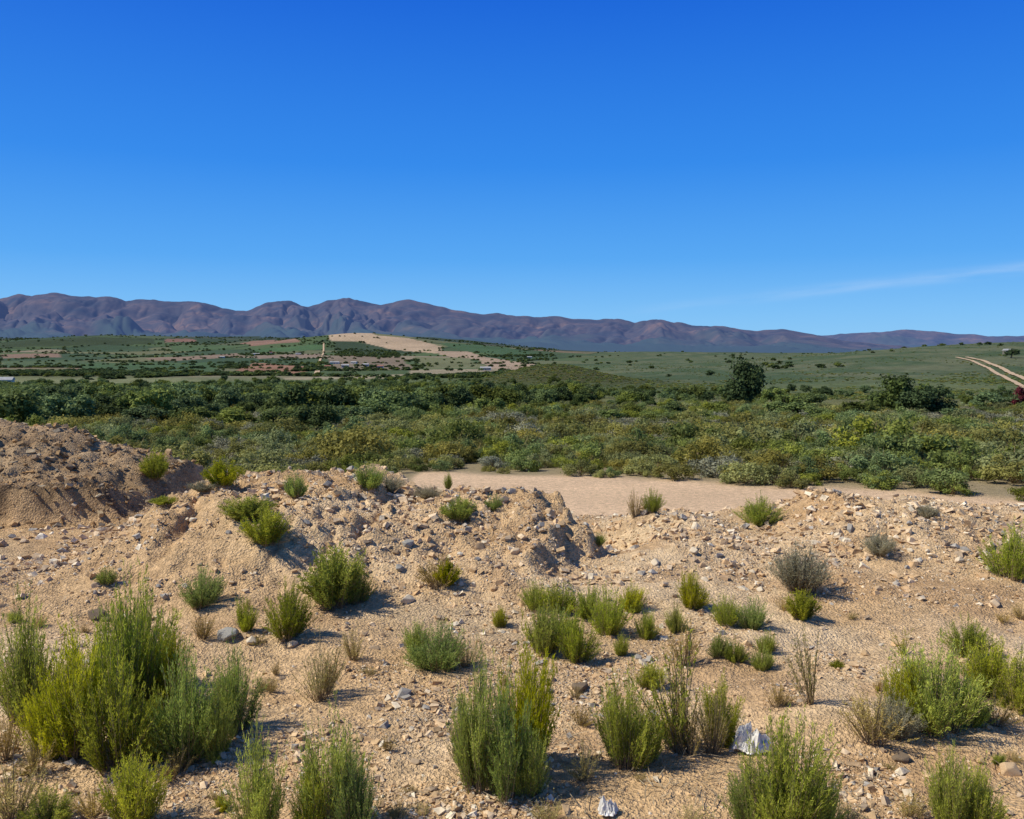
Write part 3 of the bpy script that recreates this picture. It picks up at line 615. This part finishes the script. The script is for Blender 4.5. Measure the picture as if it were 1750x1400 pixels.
tree(1590,718,60,90,CBIG[0],'broad rounded dark tree among green scrub')
tree(1745,700,44,36,CRR,'dark red-leaved tree among green scrub')
tree(1728,612,18,26,CRN[2],'dark tree beside a hillside house')
pts=[];d=48.
r=np.random.default_rng(78)
while d<900:
    sp=2.0+.010*d
    k=int(1.5*d/sp);xs=(np.arange(k)/k*1.5-.75)*d+r.uniform(-.6,.6,k)*sp;ys=d+r.uniform(-.6,.6,k)*sp
    pts.append(np.stack([xs,ys],-1));d+=sp*(1+.002*d)
Q=np.concatenate(pts);uq=Q[:,0]/Q[:,1];dq=Q[:,1]
def clear_fields(x,y):
    m=np.zeros(x.shape,bool)
    for w in FW: m|=inpoly(w,x,y)
    return m
near=np.interp(uq,[-.6,-.15,.1,.3,.6],[52,60,110,120,110]);farl=np.interp(uq,[-.6,-.1,.1,.25,.6],[330,310,260,230,200])
clus=fbm(Q[:,0]/22,Q[:,1]/30,3,81)
pr=ss(near*.8,near*1.5,dq)*(1-ss(farl*.7,farl*1.3,dq))*np.where(uq<0,.95,.6)*np.clip(.80+1.8*clus,0.1,1)
pr+=ss(300,420,dq)*np.where(uq<.05,np.clip(.04+1.1*fbm(Q[:,0]/60,Q[:,1]/90,3,82),0,.6),np.clip(-.20+.5*fbm(Q[:,0]/40,Q[:,1]/60,3,83),0,.08))
ok=(r.uniform(0,1,len(Q))<pr)&~(clear_fields(Q[:,0],Q[:,1])&(dq>330));Q=Q[ok];uq=uq[ok];dq=dq[ok]
size=r.uniform(1.3,3.6,len(Q))*np.where(uq>.1,.75,1)
size=np.where((dq>230)&(uq>.1),size*.55,size)
pick=np.where(r.uniform(0,1,len(Q))<.18,np.where(r.uniform(0,1,len(Q))<.5,2,5),np.array([0,1,3,4])[r.integers(0,4,len(Q))])
scatter('woodland',np.stack([Q[:,0],Q[:,1],H(Q[:,0],Q[:,1])-.1],-1),pick,size*1.25,CRN,'dark green mass of bushy trees filling the valley edge','woodland',.85)
CF=[clump('far_crown',900+i,7,300,.17,.5,.9,mat=M_tree if i==1 else M_treeD,stem=False,z0=.05) for i in range(3)]
n=80000;dq=np.exp(r.uniform(math.log(500),math.log(4000),n));uq=r.uniform(-.72,.72,n);qx=uq*dq
wxq=(qx*ca-dq*sa)+60*fbm(qx/500,dq/500,2,31);wyq=(qx*sa+dq*ca)+60*fbm(qx/500,dq/500,2,32)
ex=np.minimum((wxq/190)%1,1-(wxq/190)%1);ey=np.minimum((wyq/260)%1,1-(wyq/260)%1)
hedge=(np.minimum(ex,ey)<.035)
grove=np.clip(fbm(qx/150,dq/220,3,84)*2.4-.70,0,.8)
pr=np.where(hedge,.85,.0)+grove
cl=clear_fields(qx,dq);pr=np.where(cl,np.where(hedge,.22,.0),pr)
gw=[ground(*p) for p in [(575,596),(680,600),(685,612),(580,610)]];pr=np.where(inpoly(gw,qx,dq),.95,pr)
pr*=np.where(uq>.05,.04,1)
ok=r.uniform(0,1,n)<pr;qx=qx[ok];dq=dq[ok]
scatter('distant_trees',np.stack([qx,dq,H(qx,dq)-.5],-1),r.integers(0,3,len(qx)),r.uniform(4,8,len(qx))*(.75+dq/4500),CF,'hedgerows and groves between valley fields','trees',.6)
CS=[clump('low_scrub',950+i,6,120,.22,.55,.7,mat=(M_tree,M_midO,M_tree)[i],stem=False,z0=.0) for i in range(3)]
n=60000;dq=np.exp(r.uniform(math.log(170),math.log(1300),n));uq=r.uniform(-.08,.72,n);qx=uq*dq
pr=np.clip(.10+1.2*fbm(qx/30,dq/60,4,86),0.01,1)*ss(-.08,.06,uq)*(1-.75*ss(230,450,dq));pr=np.maximum(pr,np.exp(-((qx-20)/32)**2-((dq-410)/100)**2))
ok=r.uniform(0,1,n)<pr;qx=qx[ok];dq=dq[ok]
scatter('hillside_scrub',np.stack([qx,dq,H(qx,dq)-.1],-1),r.choice(3,len(qx),p=[.4,.35,.25]),r.uniform(.6,1.5,len(qx))*(.8+dq/1400),CS,'low scrub dotted over the green hillside','scrub',.5)

# ---------------------------------------------------------------- houses
M_wall=noisemat('whitewash',(.55,.53,.48),(.70,.68,.62),1.5);M_roof=noisemat('roof_metal',(.30,.30,.29),(.42,.42,.41),1.0,.7)
M_wallg=noisemat('grey_plaster',(.14,.13,.10),(.20,.18,.15),1.5)
M_roofr=noisemat('roof_red',(.25,.11,.08),(.33,.16,.11),1.0);M_dark=noisemat('glass_dark',(.02,.025,.03),(.04,.045,.05),2,.2,0,.5)
def boxm(name,x0,x1,y0,y1,z0,z1,mat):
    V=[(x,y,z) for x in(x0,x1) for y in(y0,y1) for z in(z0,z1)]
    return mk_mesh(name,V,[(0,1,3,2),(4,6,7,5),(0,4,5,1),(2,3,7,6),(0,2,6,4),(1,5,7,3)],(mat,))
def house(px,py,wpx,lab,roof,dep=.6,hfac=.26,rz=0,hm=None,wm=None):
    x,y=ground(px,py);w=max(wpx*y/F,6);dp=min(w*dep,9);h=hm or max(2.6,w*hfac*.8);rh=min(h*.42,1.3)
    e=bpy.data.objects.new('house',None);link(e);e.location=(x,y,Hs(x,y)-.2);e.rotation_euler=(0,0,rz);e['label']=lab;e['category']='house';e['group']='farm buildings in the valley'
    parts=[('wall',boxm('wall',-w/2,w/2,-dp/2,dp/2,-1,h,wm or M_wall))]
    o=.35;V=[(-w/2-o,-dp/2-o,h+.003),(w/2+o,-dp/2-o,h+.003),(w/2+o,dp/2+o,h+.003),(-w/2-o,dp/2+o,h+.003),(-w/2-o,0,h+rh),(w/2+o,0,h+rh)]
    bm=bmesh.new();vs=[bm.verts.new(v) for v in V]
    for f in((0,1,5,4),(2,3,4,5),(0,4,3),(1,2,5),(3,2,1,0)): bm.faces.new([vs[i] for i in f])
    me=bpy.data.meshes.new('roof');bm.to_mesh(me);bm.free();me.materials.append(roof);parts.append(('roof',me))
    parts.append(('door',boxm('door',-.5,.5,-dp/2-.06,-dp/2-.01,-.0,2.1,M_dark)))
    for k in(-.36,-.18,.2,.36): parts.append(('window',boxm('window',k*w-.6,k*w+.6,-dp/2-.05,-dp/2-.01,1.0,2.1,M_dark)))
    for nm,me in parts:
        c=bpy.data.objects.new(nm,me);link(c);c.parent=e
W1='white farmhouse with grey metal roof in the valley';W2='white cottage with red roof among fields'
for a in [(572,622,15,W1,M_roof),(590,628,12,W1,M_roof),(560,630,10,W2,M_roofr),(830,633,18,W1,M_roof),(438,607,11,W1,M_roof),(465,604,9,W2,M_roofr),(510,606,9,W1,M_roof),(625,626,10,W1,M_roof),(650,630,9,W2,M_roofr),(905,612,8,W1,M_roof),(8,660,12,W1,M_roof),(380,612,8,W1,M_roof),(605,622,10,W1,M_roof)]:
    house(*a,rz=random.uniform(-.4,.4))
house(1724,606,13,'grey-roofed house on the green hillside',M_roof,wm=M_wallg)

# ---------------------------------------------------------------- light, sky
EL=math.radians(48);AZ=math.radians(-95)
sv=Vector((math.sin(AZ)*math.cos(EL),math.cos(AZ)*math.cos(EL),math.sin(EL)))
sl=bpy.data.lights.new('sun','SUN');sl.energy=5.0;sl.angle=math.radians(.5);sl.color=(1,.94,.82)
so=bpy.data.objects.new('sun',sl);link(so);so.rotation_euler=(-sv).to_track_quat('-Z','Y').to_euler()
w=bpy.data.worlds.new('World');scene.world=w;w.use_nodes=True;nt=w.node_tree;L=nt.links.new
bg=nt.nodes['Background'];sk=nt.nodes.new('ShaderNodeTexSky');sk.sky_type='NISHITA';sk.sun_disc=False
sk.sun_elevation=EL;sk.sun_rotation=AZ;sk.altitude=300;sk.air_density=1.0;sk.dust_density=.3;sk.ozone_density=3.0
tc=N(nt,'ShaderNodeTexCoord');sp=N(nt,'ShaderNodeSeparateXYZ');L(tc.outputs['Generated'],sp.inputs[0])
def M(op,a,b_=None,c=None):
    n=nt.nodes.new('ShaderNodeMath');n.operation=op
    for i,v in enumerate((a,b_,c)):
        if v is None: continue
        if isinstance(v,(int,float)): n.inputs[i].default_value=v
        else: L(v,n.inputs[i])
    return n.outputs[0]
cr=N(nt,'ShaderNodeValToRGB');L(sp.outputs[2],cr.inputs[0]);E=cr.color_ramp.elements
E[0].position=0;E[0].color=(.25,.57,.90,1);E[1].position=1;E[1].color=(.03,.08,.24,1)
for p,c in [(.04,(.18,.50,.91)),(.10,(.078,.37,.88)),(.20,(.022,.24,.82)),(.36,(.003,.125,.69)),(.55,(.015,.095,.38))]:
    e=E.new(p);e.color=(*c,1)
sc10=N(nt,'ShaderNodeVectorMath',operation='SCALE');sc10.inputs['Scale'].default_value=10.5;L(cr.outputs[0],sc10.inputs[0])
hs=N(nt,'ShaderNodeMix',data_type='RGBA');hs.inputs[0].default_value=.92;L(sk.outputs[0],hs.inputs[6]);L(sc10.outputs[0],hs.inputs[7])
yy=M('MAXIMUM',sp.outputs[1],.05);uu_=M('DIVIDE',sp.outputs[0],yy);vv=M('DIVIDE',sp.outputs[2],yy)
dv=M('SUBTRACT',vv,M('MULTIPLY_ADD',uu_,.108,.0305))
cn=N(nt,'ShaderNodeTexNoise',Scale=1.0,Detail=6.0);cv=N(nt,'ShaderNodeCombineXYZ');L(M('MULTIPLY',uu_,9.0),cv.inputs[0]);L(M('MULTIPLY',dv,90.0),cv.inputs[1]);L(cv.outputs[0],cn.inputs['Vector'])
gs=M('EXPONENT',M('MULTIPLY',M('POWER',M('ABSOLUTE',M('DIVIDE',dv,.006)),2.0),-1.0))
rng=N(nt,'ShaderNodeMapRange');L(uu_,rng.inputs[0]);rng.inputs[1].default_value=.1;rng.inputs[2].default_value=.5
mk=M('MULTIPLY',M('MULTIPLY',gs,rng.outputs[0]),M('MULTIPLY',M('MAXIMUM',M('SUBTRACT',cn.outputs[0],.3),0.0),.8))
cm=N(nt,'ShaderNodeMix',data_type='RGBA');L(mk,cm.inputs[0]);L(hs.outputs[2],cm.inputs[6]);cm.inputs[7].default_value=(7,8,9.5,1)
L(cm.outputs[2],bg.inputs['Color']);bg.inputs['Strength'].default_value=.1
cam=bpy.data.cameras.new('camera');co=bpy.data.objects.new('camera',cam);link(co);co.location=(0,0,EYE);co.rotation_euler=(math.pi/2-PITCH,0,0)
cam.sensor_width=36;cam.lens=36*F/1750;cam.clip_start=.05;cam.clip_end=40000;scene.camera=co
scene.view_settings.view_transform='Standard';scene.view_settings.look='None';scene.view_settings.exposure=0
print('EYE ground',Hs(0,0),'shrubs',len(P),'trees',len(Q),'far',len(qx),'gravel',ngr)
